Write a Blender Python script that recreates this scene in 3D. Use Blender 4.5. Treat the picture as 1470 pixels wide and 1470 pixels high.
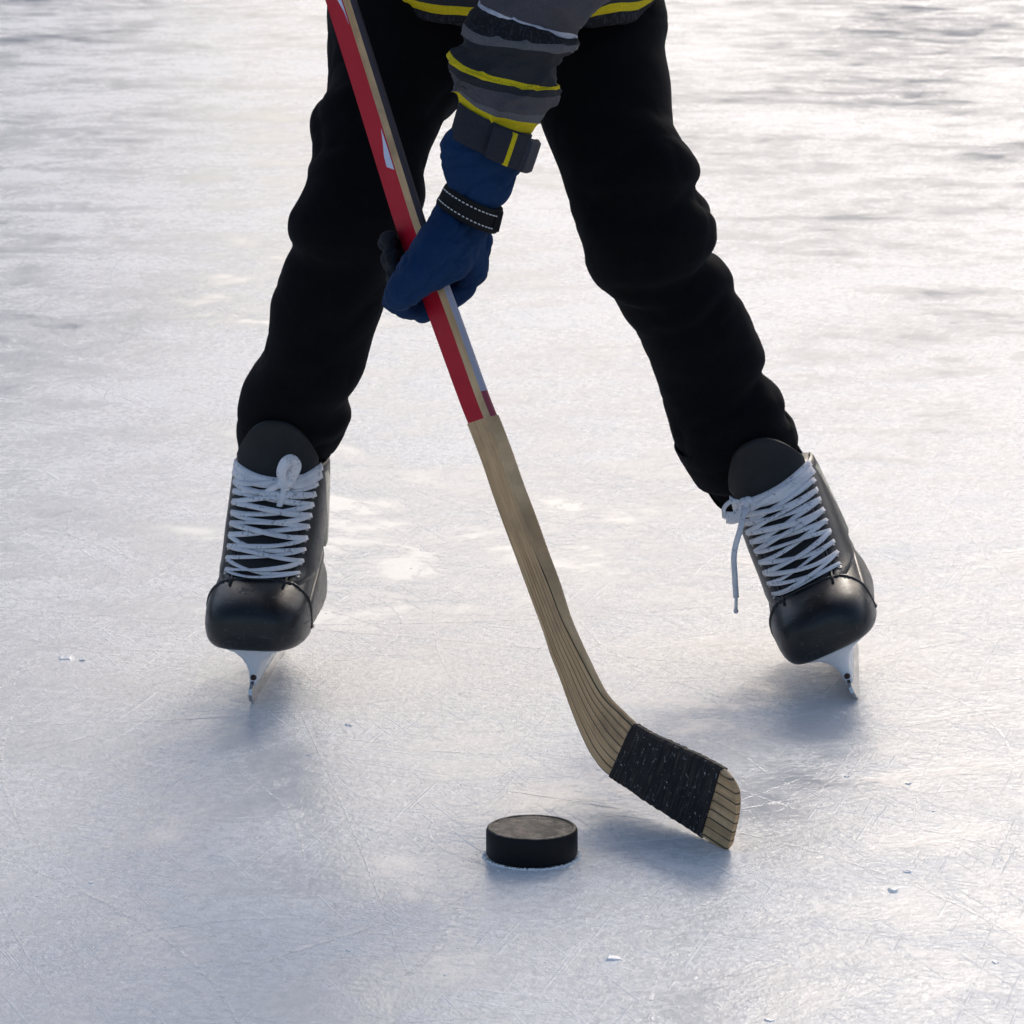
import bpy, bmesh, math, random
from mathutils import Vector, Matrix, noise, Euler
R = math.radians
random.seed(7)
for o in list(bpy.data.objects): bpy.data.objects.remove(o)
S = bpy.context.scene
COL = S.collection

# ------------------------------------------------------------------ camera, sky, sun, exposure
F = 5500.0                      # focal length in photograph pixels (photograph 1470 wide)
PITCH = R(11.76)
CAM = Vector((0, 0, 0.926))
cam = bpy.data.objects.new('camera', bpy.data.cameras.new('camera'))
COL.objects.link(cam); S.camera = cam
cam.location = CAM; cam.rotation_euler = (R(90) - PITCH, 0, 0)
cam.data.sensor_width = 36; cam.data.lens = 36 * F / 1470
cam.data.clip_start = 0.05; cam.data.clip_end = 2000
cam.data.dof.use_dof = True; cam.data.dof.focus_distance = 3.45; cam.data.dof.aperture_fstop = 36

SUN_EL, SUN_AZ = R(32), R(13)    # azimuth measured from +Y towards +X
W = bpy.data.worlds.new('World'); S.world = W; W.use_nodes = True
nt = W.node_tree; nt.nodes.clear()
sky = nt.nodes.new('ShaderNodeTexSky'); sky.sky_type = 'NISHITA'; sky.sun_disc = False
sky.sun_elevation = SUN_EL; sky.sun_rotation = SUN_AZ
sky.air_density = 1.0; sky.dust_density = 2.8; sky.ozone_density = 1.0
bg = nt.nodes.new('ShaderNodeBackground'); bg.inputs[1].default_value = 0.11
wo = nt.nodes.new('ShaderNodeOutputWorld')
nt.links.new(sky.outputs[0], bg.inputs[0]); nt.links.new(bg.outputs[0], wo.inputs[0])
sl = bpy.data.lights.new('sun', 'SUN'); sl.energy = .6; sl.angle = R(10); sl.color = (1.0, 0.95, 0.88)
sun = bpy.data.objects.new('sun', sl); COL.objects.link(sun)
sd = Vector((math.sin(SUN_AZ) * math.cos(SUN_EL), math.cos(SUN_AZ) * math.cos(SUN_EL), math.sin(SUN_EL)))
sun.rotation_euler = sd.to_track_quat('Z', 'Y').to_euler(); sun.location = sd * 10
S.view_settings.view_transform = 'Standard'; S.view_settings.look = 'None'
S.view_settings.exposure = 0.5; S.view_settings.gamma = 1
S.render.engine = 'CYCLES'
S.cycles.use_denoising = True
S.cycles.max_bounces = 6

# ------------------------------------------------------------------ helpers
CP, SP = math.cos(PITCH), math.sin(PITCH)
def unp(px, py, Y):
    """point on the photograph's ray (px, py) at world depth Y"""
    a = (px - 735) / F; b = -(py - 735) / F
    d = Vector((a, CP + b * SP, -SP + b * CP))
    return CAM + d * (Y / d.y)
def ground(px, py):
    a = (px - 735) / F; b = -(py - 735) / F
    d = Vector((a, CP + b * SP, -SP + b * CP))
    return CAM + d * (-CAM.z / d.z)

def link(name, me, mats=None, parent=None):
    o = bpy.data.objects.new(name, me); COL.objects.link(o)
    if mats:
        for m in (mats if isinstance(mats, (list, tuple)) else [mats]): me.materials.append(m)
    if parent: o.parent = parent
    return o
def mesh(name, V, Fc, mats=None, parent=None, smooth=True, mi=None):
    me = bpy.data.meshes.new(name); me.from_pydata([tuple(v) for v in V], [], Fc); me.update()
    if mi: me.polygons.foreach_set('material_index', mi)
    if smooth: me.polygons.foreach_set('use_smooth', [True] * len(me.polygons))
    return link(name, me, mats, parent)
def from_bm(name, bm, mats=None, parent=None, smooth=True):
    bmesh.ops.recalc_face_normals(bm, faces=bm.faces)
    me = bpy.data.meshes.new(name); bm.to_mesh(me); bm.free()
    if smooth: me.polygons.foreach_set('use_smooth', [True] * len(me.polygons))
    return link(name, me, mats, parent)
def empty(name, loc=(0, 0, 0), label=None, cat=None):
    o = bpy.data.objects.new(name, None); COL.objects.link(o); o.location = loc
    o.empty_display_size = 0.05
    if label: o['label'] = label; o['category'] = cat
    return o
def keep_world(o, parent):
    """parent o (built in world coordinates) under parent without moving it"""
    bpy.context.view_layer.update()
    o.parent = parent; o.matrix_parent_inverse = parent.matrix_world.inverted()
def bake(o):
    """apply the modifiers of o into its mesh"""
    dg = bpy.context.evaluated_depsgraph_get(); dg.update()
    me = bpy.data.meshes.new_from_object(o.evaluated_get(dg))
    o.modifiers.clear(); o.data = me
    return me
def remesh(o, vox, smooth=4, fac=0.5):
    m = o.modifiers.new('r', 'REMESH'); m.mode = 'VOXEL'; m.voxel_size = vox; m.use_smooth_shade = True
    if smooth:
        s = o.modifiers.new('s', 'SMOOTH'); s.iterations = smooth; s.factor = fac
    me = bake(o); me.polygons.foreach_set('use_smooth', [True] * len(me.polygons)); return me
def lerp(a, b, t): return a + (b - a) * t
def interp(tab, t):
    """piecewise monotone-ish (Catmull-Rom) interpolation of rows (t, v...)"""
    n = len(tab)
    if t <= tab[0][0]: return list(tab[0][1:])
    if t >= tab[-1][0]: return list(tab[-1][1:])
    for i in range(n - 1):
        if tab[i][0] <= t <= tab[i + 1][0]: break
    p0, p1, p2, p3 = tab[max(i - 1, 0)], tab[i], tab[i + 1], tab[min(i + 2, n - 1)]
    h = p2[0] - p1[0]; u = (t - p1[0]) / h; out = []
    for k in range(1, len(p1)):
        m1 = (p2[k] - p0[k]) / max(p2[0] - p0[0], 1e-9) * h
        m2 = (p3[k] - p1[k]) / max(p3[0] - p1[0], 1e-9) * h
        out.append((2*u**3 - 3*u**2 + 1) * p1[k] + (u**3 - 2*u**2 + u) * m1 + (-2*u**3 + 3*u**2) * p2[k] + (u**3 - u**2) * m2)
    return out
def rings_to_mesh(rings, cap=True):
    """rings: list of equal-length vertex loops"""
    n = len(rings[0]); V = [v for r in rings for v in r]; Fc = []
    for i in range(len(rings) - 1):
        for j in range(n):
            k = (j + 1) % n
            Fc.append((i * n + j, i * n + k, (i + 1) * n + k, (i + 1) * n + j))
    if cap:
        Fc.append(tuple(range(n - 1, -1, -1))); b = (len(rings) - 1) * n; Fc.append(tuple(range(b, b + n)))
    return V, Fc
def px_tube(st, n=40, sub=5, ratio=0.9, sq=2.0, drop=0.0, flat=False):
    """st rows: (Lx, Ly, Rx, Ry, Y[, ratio]) photograph silhouettes at a depth -> rings, band index of each ring gap"""
    tab = [(i,) + tuple(s[:5]) + ((s[5],) if len(s) > 5 else (ratio,)) for i, s in enumerate(st)]
    rows = []; N = (len(st) - 1) * sub
    for q in range(N + 1):
        v = interp(tab, q / sub); L = unp(v[0], v[1], v[4]); Rr = unp(v[2], v[3], v[4]); rows.append((L, Rr, v[5]))
    rings = []
    for q, (L, Rr, ra) in enumerate(rows):
        C = (L + Rr) / 2; A = (Rr - L) / 2
        p = rows[max(q - 1, 0)]; s = rows[min(q + 1, N)]
        ax = ((s[0] + s[1]) - (p[0] + p[1])).normalized()
        B = A.cross(ax); B = B.normalized() * A.length * ra
        if B.y < 0: B = -B
        if flat: B = Vector((0, A.length * ra, 0))
        r = []
        for j in range(n):
            th = 2 * math.pi * j / n; c, s_ = math.cos(th), math.sin(th)
            r.append(C + A * (math.copysign(abs(c) ** (2 / sq), c)) + B * (math.copysign(abs(s_) ** (2 / sq), s_)) + Vector((0, 0, drop * s_)))
        rings.append(r)
    return rings
def displace(me, fn):
    me.update()
    N = [v.normal.copy() for v in me.vertices]
    for v, nn in zip(me.vertices, N): v.co += nn * fn(v.co, nn)
    me.update()
def capsules(chains, seg=20):
    """chains: list of lists of (Vector, radius) -> one mesh of overlapping spheres and cones, for remeshing"""
    V, Fc = [], []
    for ch in chains:
        for i in range(len(ch)):
            p, r = ch[i]; b = len(V); m = 10
            for a in range(m + 1):
                ph = math.pi * a / m
                for j in range(seg):
                    th = 2 * math.pi * j / seg
                    V.append(p + Vector((math.sin(ph) * math.cos(th), math.sin(ph) * math.sin(th), math.cos(ph))) * r)
            for a in range(m):
                for j in range(seg):
                    k = (j + 1) % seg; Fc.append((b + a * seg + j, b + (a + 1) * seg + j, b + (a + 1) * seg + k, b + a * seg + k))
            if i + 1 < len(ch):
                q, r2 = ch[i + 1]; ax = (q - p)
                if ax.length < 1e-5: continue
                ax.normalize(); u = ax.orthogonal().normalized(); w = ax.cross(u); b = len(V)
                for c_, rr in ((p, r), (q, r2)):
                    for j in range(seg):
                        th = 2 * math.pi * j / seg; V.append(c_ + (u * math.cos(th) + w * math.sin(th)) * rr)
                for j in range(seg):
                    k = (j + 1) % seg; Fc.append((b + j, b + k, b + seg + k, b + seg + j))
                Fc.append(tuple(range(b + seg - 1, b - 1, -1))); Fc.append(tuple(range(b + seg, b + 2 * seg)))
    return V, Fc
def ribbon(P, Nrm, w, th, wfun=None):
    """flat band along points P with surface normals Nrm"""
    rings = []
    for i, p in enumerate(P):
        t = (P[min(i + 1, len(P) - 1)] - P[max(i - 1, 0)]).normalized()
        s = t.cross(Nrm[i]).normalized(); nn = s.cross(t).normalized()
        ww = w * (wfun(i / (len(P) - 1)) if wfun else 1) / 2
        rings.append([p + s * ww - nn * th * .3, p + s * ww * .97 + nn * th * .35, p + nn * th * .6, p - s * ww * .97 + nn * th * .35, p - s * ww - nn * th * .3, p - nn * th * .4])
    return rings_to_mesh(rings)
def add(VF, V, Fc):
    b = len(VF[0]); VF[0].extend(V); VF[1].extend([tuple(i + b for i in f) for f in Fc])

# ------------------------------------------------------------------ materials
class NT:
    def __init__(s, name, **kw):
        s.m = bpy.data.materials.new(name); s.m.use_nodes = True; s.t = s.m.node_tree
        s.b = s.t.nodes['Principled BSDF']; s.out = s.t.nodes['Material Output']
        for k, v in kw.items(): s.set(k.replace('_', ' '), v)
        s.co = None
    def set(s, k, v):
        i = s.b.inputs[k]
        if hasattr(v, 'links') or isinstance(v, bpy.types.NodeSocket): s.t.links.new(v, i)
        else: i.default_value = (*v, 1) if isinstance(v, tuple) and len(v) == 3 and i.type == 'RGBA' else v
    def node(s, t, **kw):
        n = s.t.nodes.new(t)
        for k, v in kw.items(): setattr(n, k, v)
        return n
    def ln(s, a, b): s.t.links.new(a, b)
    def coord(s, kind='Object', scale=(1, 1, 1), rot=0, src=None):
        tc = s.node('ShaderNodeTexCoord'); src = src or tc.outputs[kind]
        if rot:
            m0 = s.node('ShaderNodeMapping'); m0.inputs['Rotation'].default_value = (0, 0, rot); s.ln(src, m0.inputs[0]); src = m0.outputs[0]
        mp = s.node('ShaderNodeMapping'); mp.inputs['Scale'].default_value = scale
        s.ln(src, mp.inputs[0]); return mp.outputs[0]
    def noise(s, vec, scale, detail=4, rough=.55, dist=0):
        n = s.node('ShaderNodeTexNoise'); n.inputs['Scale'].default_value = scale; n.inputs['Detail'].default_value = detail
        n.inputs['Roughness'].default_value = rough; n.inputs['Distortion'].default_value = dist
        if vec is not None: s.ln(vec, n.inputs['Vector'])
        return n.outputs[0]
    def ramp(s, v, pts):
        r = s.node('ShaderNodeValToRGB'); e = r.color_ramp.elements
        while len(e) < len(pts): e.new(0.5)
        for k, (p, c) in zip(e, pts):
            k.position = p; k.color = (c, c, c, 1) if not isinstance(c, tuple) else (*c, 1)
        s.ln(v, r.inputs[0]); return r.outputs[0]
    def mix(s, f, a, b, mode='MIX'):
        n = s.node('ShaderNodeMix', data_type='RGBA', blend_type=mode)
        for v, i in ((f, 0), (a, 6), (b, 7)):
            if isinstance(v, bpy.types.NodeSocket): s.ln(v, n.inputs[i])
            else: n.inputs[i].default_value = v if not isinstance(v, tuple) else (*v, 1)
        return n.outputs[2]
    def math(s, op, a, b=0.0, c=0.0):
        n = s.node('ShaderNodeMath', operation=op)
        for v, i in ((a, 0), (b, 1), (c, 2)):
            if isinstance(v, bpy.types.NodeSocket): s.ln(v, n.inputs[i])
            else: n.inputs[i].default_value = v
        return n.outputs[0]
    def bump(s, h, strength=.3, dist=.001, prev=None):
        n = s.node('ShaderNodeBump'); n.inputs['Strength'].default_value = strength; n.inputs['Distance'].default_value = dist
        s.ln(h, n.inputs['Height'])
        if prev is not None: s.ln(prev, n.inputs['Normal'])
        s.ln(n.outputs[0], s.b.inputs['Normal']); return n.outputs[0]

def mat_ice():
    k = NT('ice'); c = k.coord('Object')
    big = k.noise(c, 1.3, 4, .6, .3); mid = k.noise(c, 6.5, 8, .72, .4); fine = k.noise(c, 75, 6, .72, .4)
    # worn, snowy patches against clear, wet ones
    worn = k.ramp(k.math('ADD', k.math('MULTIPLY', big, .45), k.math('MULTIPLY', mid, .55)), [(.40, 0.0), (.59, 1.0)])
    sc = None
    for i, (rot, a, b, lo) in enumerate(((.45, 4, 230, .63), (1.2, 6, 260, .64), (-.25, 3, 220, .64), (-1.3, 5, 200, .65))):
        v = k.ramp(k.noise(k.coord('Object', (a, b, 1), rot), 1.0, 2, .5, .3), [(lo, 0.0), (lo + .05, 1.0)])
        sc = v if sc is None else k.mix(1.0, sc, v, 'LIGHTEN')
    sc = k.math('MULTIPLY', sc, k.ramp(mid, [(.44, 0.0), (.58, 1.0)]))
    speck = k.ramp(k.noise(c, 330, 2, .5), [(.62, 0.0), (.68, 1.0)])
    gr = k.ramp(fine, [(.42, 0.0), (.60, 1.0)])
    f = k.math('ADD', k.math('MULTIPLY', worn, .55), k.math('MULTIPLY', k.math('MULTIPLY', gr, k.math('ADD', k.math('MULTIPLY', worn, .75), .25)), .45))
    base = k.mix(f, (.62, .63, .64), (.93, .93, .925))
    base = k.mix(k.math('MULTIPLY', sc, .9), base, (.95, .95, .95))
    base = k.mix(k.math('MULTIPLY', k.math('MULTIPLY', speck, worn), .6), base, (.96, .96, .96))
    k.set('Base Color', base)
    k.set('IOR', 1.31); k.set('Specular IOR Level', .42)
    rough = k.math('ADD', k.math('MULTIPLY', f, .27), .13)
    k.set('Roughness', k.math('ADD', rough, k.math('MULTIPLY', sc, .15)))
    n1 = k.bump(k.noise(c, 10, 6, .60, .3), .55, .0013)
    grit = k.math('MULTIPLY', k.noise(c, 120, 5, .72, .3), k.math('ADD', k.math('MULTIPLY', worn, .9), .10))
    n2 = k.bump(grit, .9, .0019, n1)
    k.bump(sc, .55, .0007, n2)
    return k.m
def mat_frost(name='frost', alpha=None):
    k = NT(name, Base_Color=(.97, .97, .97), Roughness=.25, IOR=1.45, Specular_IOR_Level=.8)
    c = k.coord('Object'); k.bump(k.noise(c, 260, 5, .75), .6, .0012)
    tr = k.node('ShaderNodeBsdfTranslucent'); tr.inputs[0].default_value = (.95, .96, .97, 1)
    mx = k.node('ShaderNodeMixShader'); mx.inputs[0].default_value = .0
    k.ln(k.b.outputs[0], mx.inputs[1]); k.ln(tr.outputs[0], mx.inputs[2]); fin = mx.outputs[0]
    if alpha:
        t2 = k.node('ShaderNodeBsdfTransparent'); m2 = k.node('ShaderNodeMixShader')
        k.ln(k.ramp(k.noise(c, 70, 6, .75), [(alpha[0], 0.0), (alpha[1], alpha[2])]), m2.inputs[0])
        k.ln(t2.outputs[0], m2.inputs[1]); k.ln(k.b.outputs[0], m2.inputs[2]); fin = m2.outputs[0]
    k.ln(fin, k.out.inputs[0])
    return k.m
def mat_simple(name, col, rough, var=.25, nscale=60, bscale=300, bstr=.3, bdist=.0006, **kw):
    k = NT(name, Roughness=rough, **kw); c = k.coord('Object')
    n = k.noise(c, nscale, 5, .6)
    dark = tuple(x * (1 - var) for x in col); light = tuple(min(1, x * (1 + var)) for x in col)
    k.set('Base Color', k.mix(k.ramp(n, [(.3, 0.0), (.7, 1.0)]), dark, light))
    k.set('Roughness', k.math('ADD', rough - .06, k.math('MULTIPLY', k.noise(c, nscale * .6, 4), .14)))
    if bstr: k.bump(k.noise(c, bscale, 3), bstr, bdist)
    return k.m
def mat_scuffed(name, col, rough, bscale):
    k = NT(name, Specular_IOR_Level=.45); c = k.coord('Object')
    n = k.noise(c, 50, 5, .6)
    base = k.mix(n, tuple(x * .7 for x in col), tuple(x * 1.4 for x in col))
    s1 = k.ramp(k.noise(k.coord('Object', (1, 1, 6), .6), 55, 4, .7, .4), [(.60, 0.0), (.66, 1.0)])
    s2 = k.ramp(k.noise(k.coord('Object', (5, 1, 1), -.5), 60, 3, .7, .4), [(.62, 0.0), (.67, 1.0)])
    scr = k.mix(1.0, s1, s2, 'LIGHTEN')
    base = k.mix(k.math('MULTIPLY', scr, .45), base, (.07, .07, .075))
    dust_light = k.ramp(k.noise(c, 420, 3, .6), [(.66, 0.0), (.72, .5)])
    k.set('Base Color', k.mix(k.math('MULTIPLY', dust_light, k.ramp(k.noise(c, 30, 3), [(.45, 0.0), (.65, 1.0)])), base, (.5, .5, .52)))
    k.set('Roughness', k.math('ADD', k.math('ADD', rough - .08, k.math('MULTIPLY', n, .18)), k.math('MULTIPLY', scr, .25)))
    b = k.bump(k.noise(c, bscale, 4, .6), .25, .0010)
    k.bump(scr, .3, .0003, b)
    return k.m
def mat_fleece(name, col):
    k = NT(name, Roughness=.95, Sheen_Weight=.055, Sheen_Roughness=.5, Sheen_Tint=(.6, .62, .7), Specular_IOR_Level=.06)
    c = k.coord('Object')
    n = k.noise(c, 35, 5, .65)
    k.set('Base Color', k.mix(n, tuple(x * .6 for x in col), tuple(x * 1.4 for x in col)))
    b = k.bump(k.noise(c, 18, 4, .6), .5, .004)
    k.bump(k.noise(c, 900, 2), .6, .0006, b)
    return k.m
def mat_woven(name, col, sc=700, fleck=None, rough=.8, wr=.4):
    k = NT(name, Roughness=rough, Specular_IOR_Level=.25)
    c = k.coord('Object')
    n = k.noise(c, 25, 4, .6)
    base = k.mix(n, tuple(x * .75 for x in col), tuple(min(1, x * 1.25) for x in col))
    if fleck:
        f = k.ramp(k.noise(k.coord('Object', (1, 1, .35)), 380, 2, .6), [(.5, 0.0), (.62, 1.0)])
        base = k.mix(k.math('MULTIPLY', f, .6), base, fleck)
    wv = k.noise(k.coord('Object', (1, 1, 1)), 650, 2, .6)
    base = k.mix(k.ramp(wv, [(.35, .35), (.6, 0.0)]), base, tuple(x * .45 for x in col))
    k.set('Base Color', base)
    w1 = k.node('ShaderNodeTexWave', wave_type='BANDS', bands_direction='DIAGONAL'); w1.inputs['Scale'].default_value = sc
    k.ln(c, w1.inputs[0])
    b = k.bump(k.noise(c, 38, 5, .65), wr * 1.6, .004)
    k.bump(k.math('ADD', w1.outputs[0], k.noise(c, 500, 2)), .25, .0004, b)
    return k.m
def mat_wood(name, lines):
    """UV: u along the stick, v across it"""
    k = NT(name, Roughness=.62, Specular_IOR_Level=.3)
    uv = k.coord('UV', (7, 9, 1)); g = k.noise(uv, 1.6, 6, .65, .3)
    big = k.noise(k.coord('Object', (1, 1, 1)), 22, 5, .65)
    base = k.mix(k.ramp(g, [(.3, 0.0), (.75, 1.0)]), (.42, .245, .11), (.84, .585, .33))
    base = k.mix(k.ramp(big, [(.48, 0.0), (.70, .6)]), base, (.27, .18, .11))
    if lines:
        sep = k.node('ShaderNodeSeparateXYZ'); k.ln(k.coord('UV'), sep.inputs[0])
        wob = k.math('MULTIPLY', k.math('SUBTRACT', k.noise(k.coord('UV', (2, 1, 1)), 2.0, 2), .5), .016)
        fr = k.math('FRACT', k.math('MULTIPLY', k.math('ADD', sep.outputs[1], wob), 8.0))
        d = k.math('ABSOLUTE', k.math('SUBTRACT', fr, .5))
        ln = k.ramp(d, [(.05, 1.0), (.10, 0.0)])
        fade = k.ramp(k.noise(k.coord('UV', (9, 12, 1)), 1.0, 3), [(.25, .3), (.5, 1.0)])
        start = k.ramp(sep.outputs[0], [(.125, 0.0), (.150, 1.0)])
        base = k.mix(k.math('MULTIPLY', k.math('MULTIPLY', ln, fade), start), base, (.028, .022, .016))
    fl = k.ramp(k.noise(k.coord('Object', (1, 1, 1)), 130, 3, .7), [(.68, 0.0), (.72, 1.0)])
    base = k.mix(k.math('MULTIPLY', fl, .5), base, (.45, .16, .08))
    k.set('Base Color', base)
    k.bump(g, .35, .0005)
    return k.m
def mat_tape():
    k = NT('cloth_tape', Roughness=.82, Specular_IOR_Level=.3)
    c = k.coord('Object'); uv = k.coord('UV', (120, 9, 1))
    st = k.noise(uv, 1.0, 5, .6)
    base = k.mix(k.ramp(st, [(.35, 0.0), (.75, 1.0)]), (.005, .005, .007), (.030, .028, .030))
    worn = k.ramp(k.noise(k.coord('UV', (60, 5, 1)), 1.0, 4, .7, .5), [(.52, 0.0), (.70, .8)])
    base = k.mix(worn, base, (.095, .078, .060))
    sn = k.ramp(k.noise(c, 210, 4, .75), [(.62, 0.0), (.68, .9)])
    base = k.mix(sn, base, (.6, .6, .62))
    k.set('Base Color', base)
    k.bump(k.noise(c, 900, 2), .5, .0005)
    return k.m
def mat_paint(name, col):
    k = NT(name, Roughness=.5, Specular_IOR_Level=.12)
    c = k.coord('Object')
    n = k.noise(c, 40, 4, .6)
    base = k.mix(n, tuple(x * .88 for x in col), tuple(min(1, x * 1.12) for x in col))
    ch = k.ramp(k.noise(k.coord('Object', (1, 1, .25)), 150, 3, .7), [(.70, 0.0), (.74, .7)])
    k.set('Base Color', k.mix(ch, base, (.30, .24, .16)))
    k.bump(k.noise(c, 90, 4), .15, .0005)
    return k.m
def mat_lace():
    k = NT('lace_fabric', Roughness=.85, Specular_IOR_Level=.2)
    c = k.coord('Object')
    w = k.node('ShaderNodeTexWave', wave_type='BANDS', bands_direction='DIAGONAL'); w.inputs['Scale'].default_value = 420; k.ln(c, w.inputs[0])
    dirt = k.noise(c, 45, 4, .6)
    base = k.mix(k.ramp(dirt, [(.4, 0.0), (.7, .5)]), (.80, .80, .84), (.52, .52, .56))
    ink = k.math('MULTIPLY', k.ramp(k.noise(c, 340, 2, .5), [(.57, 0.0), (.61, 1.0)]), k.ramp(k.noise(c, 70, 2), [(.5, 0.0), (.55, 1.0)]))
    k.set('Base Color', k.mix(k.math('MULTIPLY', ink, .45), base, (.03, .03, .06)))
    k.bump(w.outputs[0], .35, .0005)
    return k.m
def mat_puck():
    k = NT('puck_rubber', Roughness=.55, Specular_IOR_Level=.22)
    c = k.coord('Object')
    n = k.noise(c, 60, 6, .65)
    geo = k.node('ShaderNodeNewGeometry'); sp = k.node('ShaderNodeSeparateXYZ'); k.ln(geo.outputs['Normal'], sp.inputs[0])
    top = k.ramp(sp.outputs[2], [(.6, 0.0), (.95, 1.0)])
    blob = k.ramp(k.noise(c, 70, 8, .72), [(.44, 0.0), (.60, 1.0)])
    dust_light = k.mix(blob, (.03, .028, .026), (.30, .245, .19))  # beige light on the top face painted into the colour, mottled
    pink = k.ramp(k.noise(c, 75, 4, .7), [(.58, 0.0), (.68, .55)])
    dust_light = k.mix(pink, dust_light, (.25, .12, .09))
    pits = k.ramp(k.noise(c, 260, 4, .65), [(.57, 0.0), (.62, .9)])
    dust_light = k.mix(pits, dust_light, (.012, .012, .012))
    side = k.mix(n, (.003, .003, .004), (.008, .008, .010))
    k.set('Base Color', k.mix(top, side, dust_light))
    k.set('Roughness', k.math('ADD', .42, k.math('MULTIPLY', n, .2)))
    k.bump(k.noise(c, 500, 4), .4, .0005)
    return k.m

M = dict(
    ice=mat_ice(), frost=mat_frost(), mark=mat_frost('scratch_frost', (.44, .53, .9)),
    trousers=mat_fleece('black_fleece', (.0055, .005, .006)),
    boot=mat_scuffed('black_leather', (.009, .009, .010), .36, 260),
    cap=mat_scuffed('black_toe_plastic', (.009, .0095, .011), .33, 60),
    tongue=mat_simple('black_felt', (.009, .009, .0105), .7, bscale=700, bstr=.3),
    white=mat_simple('white_plastic', (.74, .77, .82), .33, .06),
    steel=mat_simple('steel', (.42, .43, .45), .22, .2, Metallic=1.0),
    gold=mat_simple('pale_gold_vinyl', (.50, .46, .34), .28, .15),
    eyelet=mat_simple('eyelet_metal', (.35, .34, .33), .3, Metallic=1.0),
    rust=mat_simple('rusty_bolt', (.035, .012, .010), .6, .5),
    lace=mat_lace(), puck=mat_puck(), tape=mat_tape(), wood=mat_wood('bare_wood', False), lam=mat_wood('laminated_wood', True),
    red=mat_paint('red_paint', (.46, .008, .026)), grey=mat_paint('purple_grey_paint', (.072, .060, .072)),
    lilac=mat_paint('pale_lilac_paint', (.40, .385, .46)), sky=mat_paint('pale_blue_print', (.55, .62, .80)),
    rose=mat_paint('worn_rose_paint', (.30, .06, .085)),
    glove=mat_woven('navy_softshell', (.0022, .029, .098), 900), gtips=mat_woven('dark_fingertips', (.010, .013, .020), 900),
    strap=mat_woven('black_webbing', (.009, .009, .010), 1200), stitch=mat_simple('white_stitch', (.62, .62, .62), .8, .1),
    cuff=mat_woven('charcoal_nylon', (.026, .027, .036), 900), cufft=mat_woven('grey_velcro', (.060, .056, .066), 900),
    jdark=mat_woven('dark_grey_stripe', (.030, .030, .035), 700), jmid=mat_woven('mid_grey_stripe', (.085, .078, .088), 700),
    jpale=mat_woven('light_grey_stripe', (.13, .125, .135), 700), jblack=mat_woven('black_heather', (.011, .011, .014), 700, (.05, .05, .065)),
    yellow=mat_woven('yellow_stripe', (.70, .54, .01), 700), jwhite=mat_woven('white_stripe', (.55, .55, .62), 700),
    skin=mat_simple('skin', (.55, .36, .28), .5, .08, Subsurface_Weight=.1, Subsurface_Scale=.01), eye=mat_simple('eye', (.03, .02, .015), .15, .1),
    wool=mat_woven('black_wool', (.02, .02, .025), 300),
)

# ------------------------------------------------------------------ the ice
bm = bmesh.new()
g = 900
bmesh.ops.create_grid(bm, x_segments=6, y_segments=6, size=g)
ice = from_bm('ice', bm, M['ice'], smooth=False); ice['kind'] = 'structure'

# unseen wooded ridge, added and shaped to darken what the far ice mirrors
V, Fc = [], []
NH = 160
for i in range(NH + 1):
    az = lerp(-75, 75, i / NH)
    el = interp([(-75, 12), (-30, 14), (-12, 14), (-6.6, 14), (-5.0, 7), (-3, 6), (0, 7), (3, 9), (6, 11), (12, 12), (25, 12), (75, 12)], az)[0] + .9 * noise.noise(Vector((az * .35, 0, 7))) + .35 * noise.noise(Vector((az * 2.1, 0, 3)))
    for d, f in ((200, -.02), (215, .30), (235, .62), (258, .86), (280, 1.0), (330, .8), (420, -.02)):
        r = d * (1 + .03 * noise.noise(Vector((az * .2, d * .01, 0))))
        V.append((r * math.sin(R(az)), r * math.cos(R(az)), 280 * math.tan(R(el)) * f + 2.5 * noise.noise(Vector((az * .8, d * .05, 1))) * (f > 0)))
for i in range(NH):
    for j in range(6): Fc.append((i * 7 + j, (i + 1) * 7 + j, (i + 1) * 7 + j + 1, i * 7 + j + 1))
unseen_hills = mesh('unseen_hills', V, Fc, mat_simple('winter_forest', (.17, .175, .185), .9, .6, .08, .3, .8, 2.0)); unseen_hills['kind'] = 'structure'

def shards(name, items, mat, seed, hi=.30):
    """items: (x, y, size). Small angular crystals lying on the ice"""
    rnd = random.Random(seed); V, Fc = [], []
    for x, y, s in items:
        b = len(V); n = rnd.randint(4, 6); a0 = rnd.random() * 6.28; el = rnd.uniform(.45, 1)
        ca, sa = math.cos(a0), math.sin(a0)
        for j in range(n):
            th = 6.283 * j / n + rnd.uniform(-.3, .3); r = s * rnd.uniform(.6, 1.1)
            u, w = r * math.cos(th), r * el * math.sin(th)
            V.append((x + u * ca - w * sa, y + u * sa + w * ca, -.0002))
        for j in range(n):
            u, w, z = V[b + j]
            f = rnd.uniform(.55, .9); V.append((x + (u - x) * f, y + (w - y) * f, s * rnd.uniform(.06, hi)))
        for j in range(n):
            kx = (j + 1) % n; Fc.append((b + j, b + kx, b + n + kx, b + n + j))
        Fc.append(tuple(range(b + n, b + 2 * n)))
    return mesh(name, V, Fc, mat, smooth=False)
rnd = random.Random(3)
items = []
for _ in range(5200):
    y = 2.45 + rnd.random() ** 1.6 * 3.6; hw = .16 * y + .25; x = rnd.uniform(-hw, hw)
    dens = noise.noise(Vector((x * 2.2, y * 2.2, 4.0))) + .55 * noise.noise(Vector((x * 9, y * 9, 1.0)))
    if dens < rnd.uniform(-.35, .55): continue
    items.append((x, y, .00045 + .0011 * rnd.random() ** 3))
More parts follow.
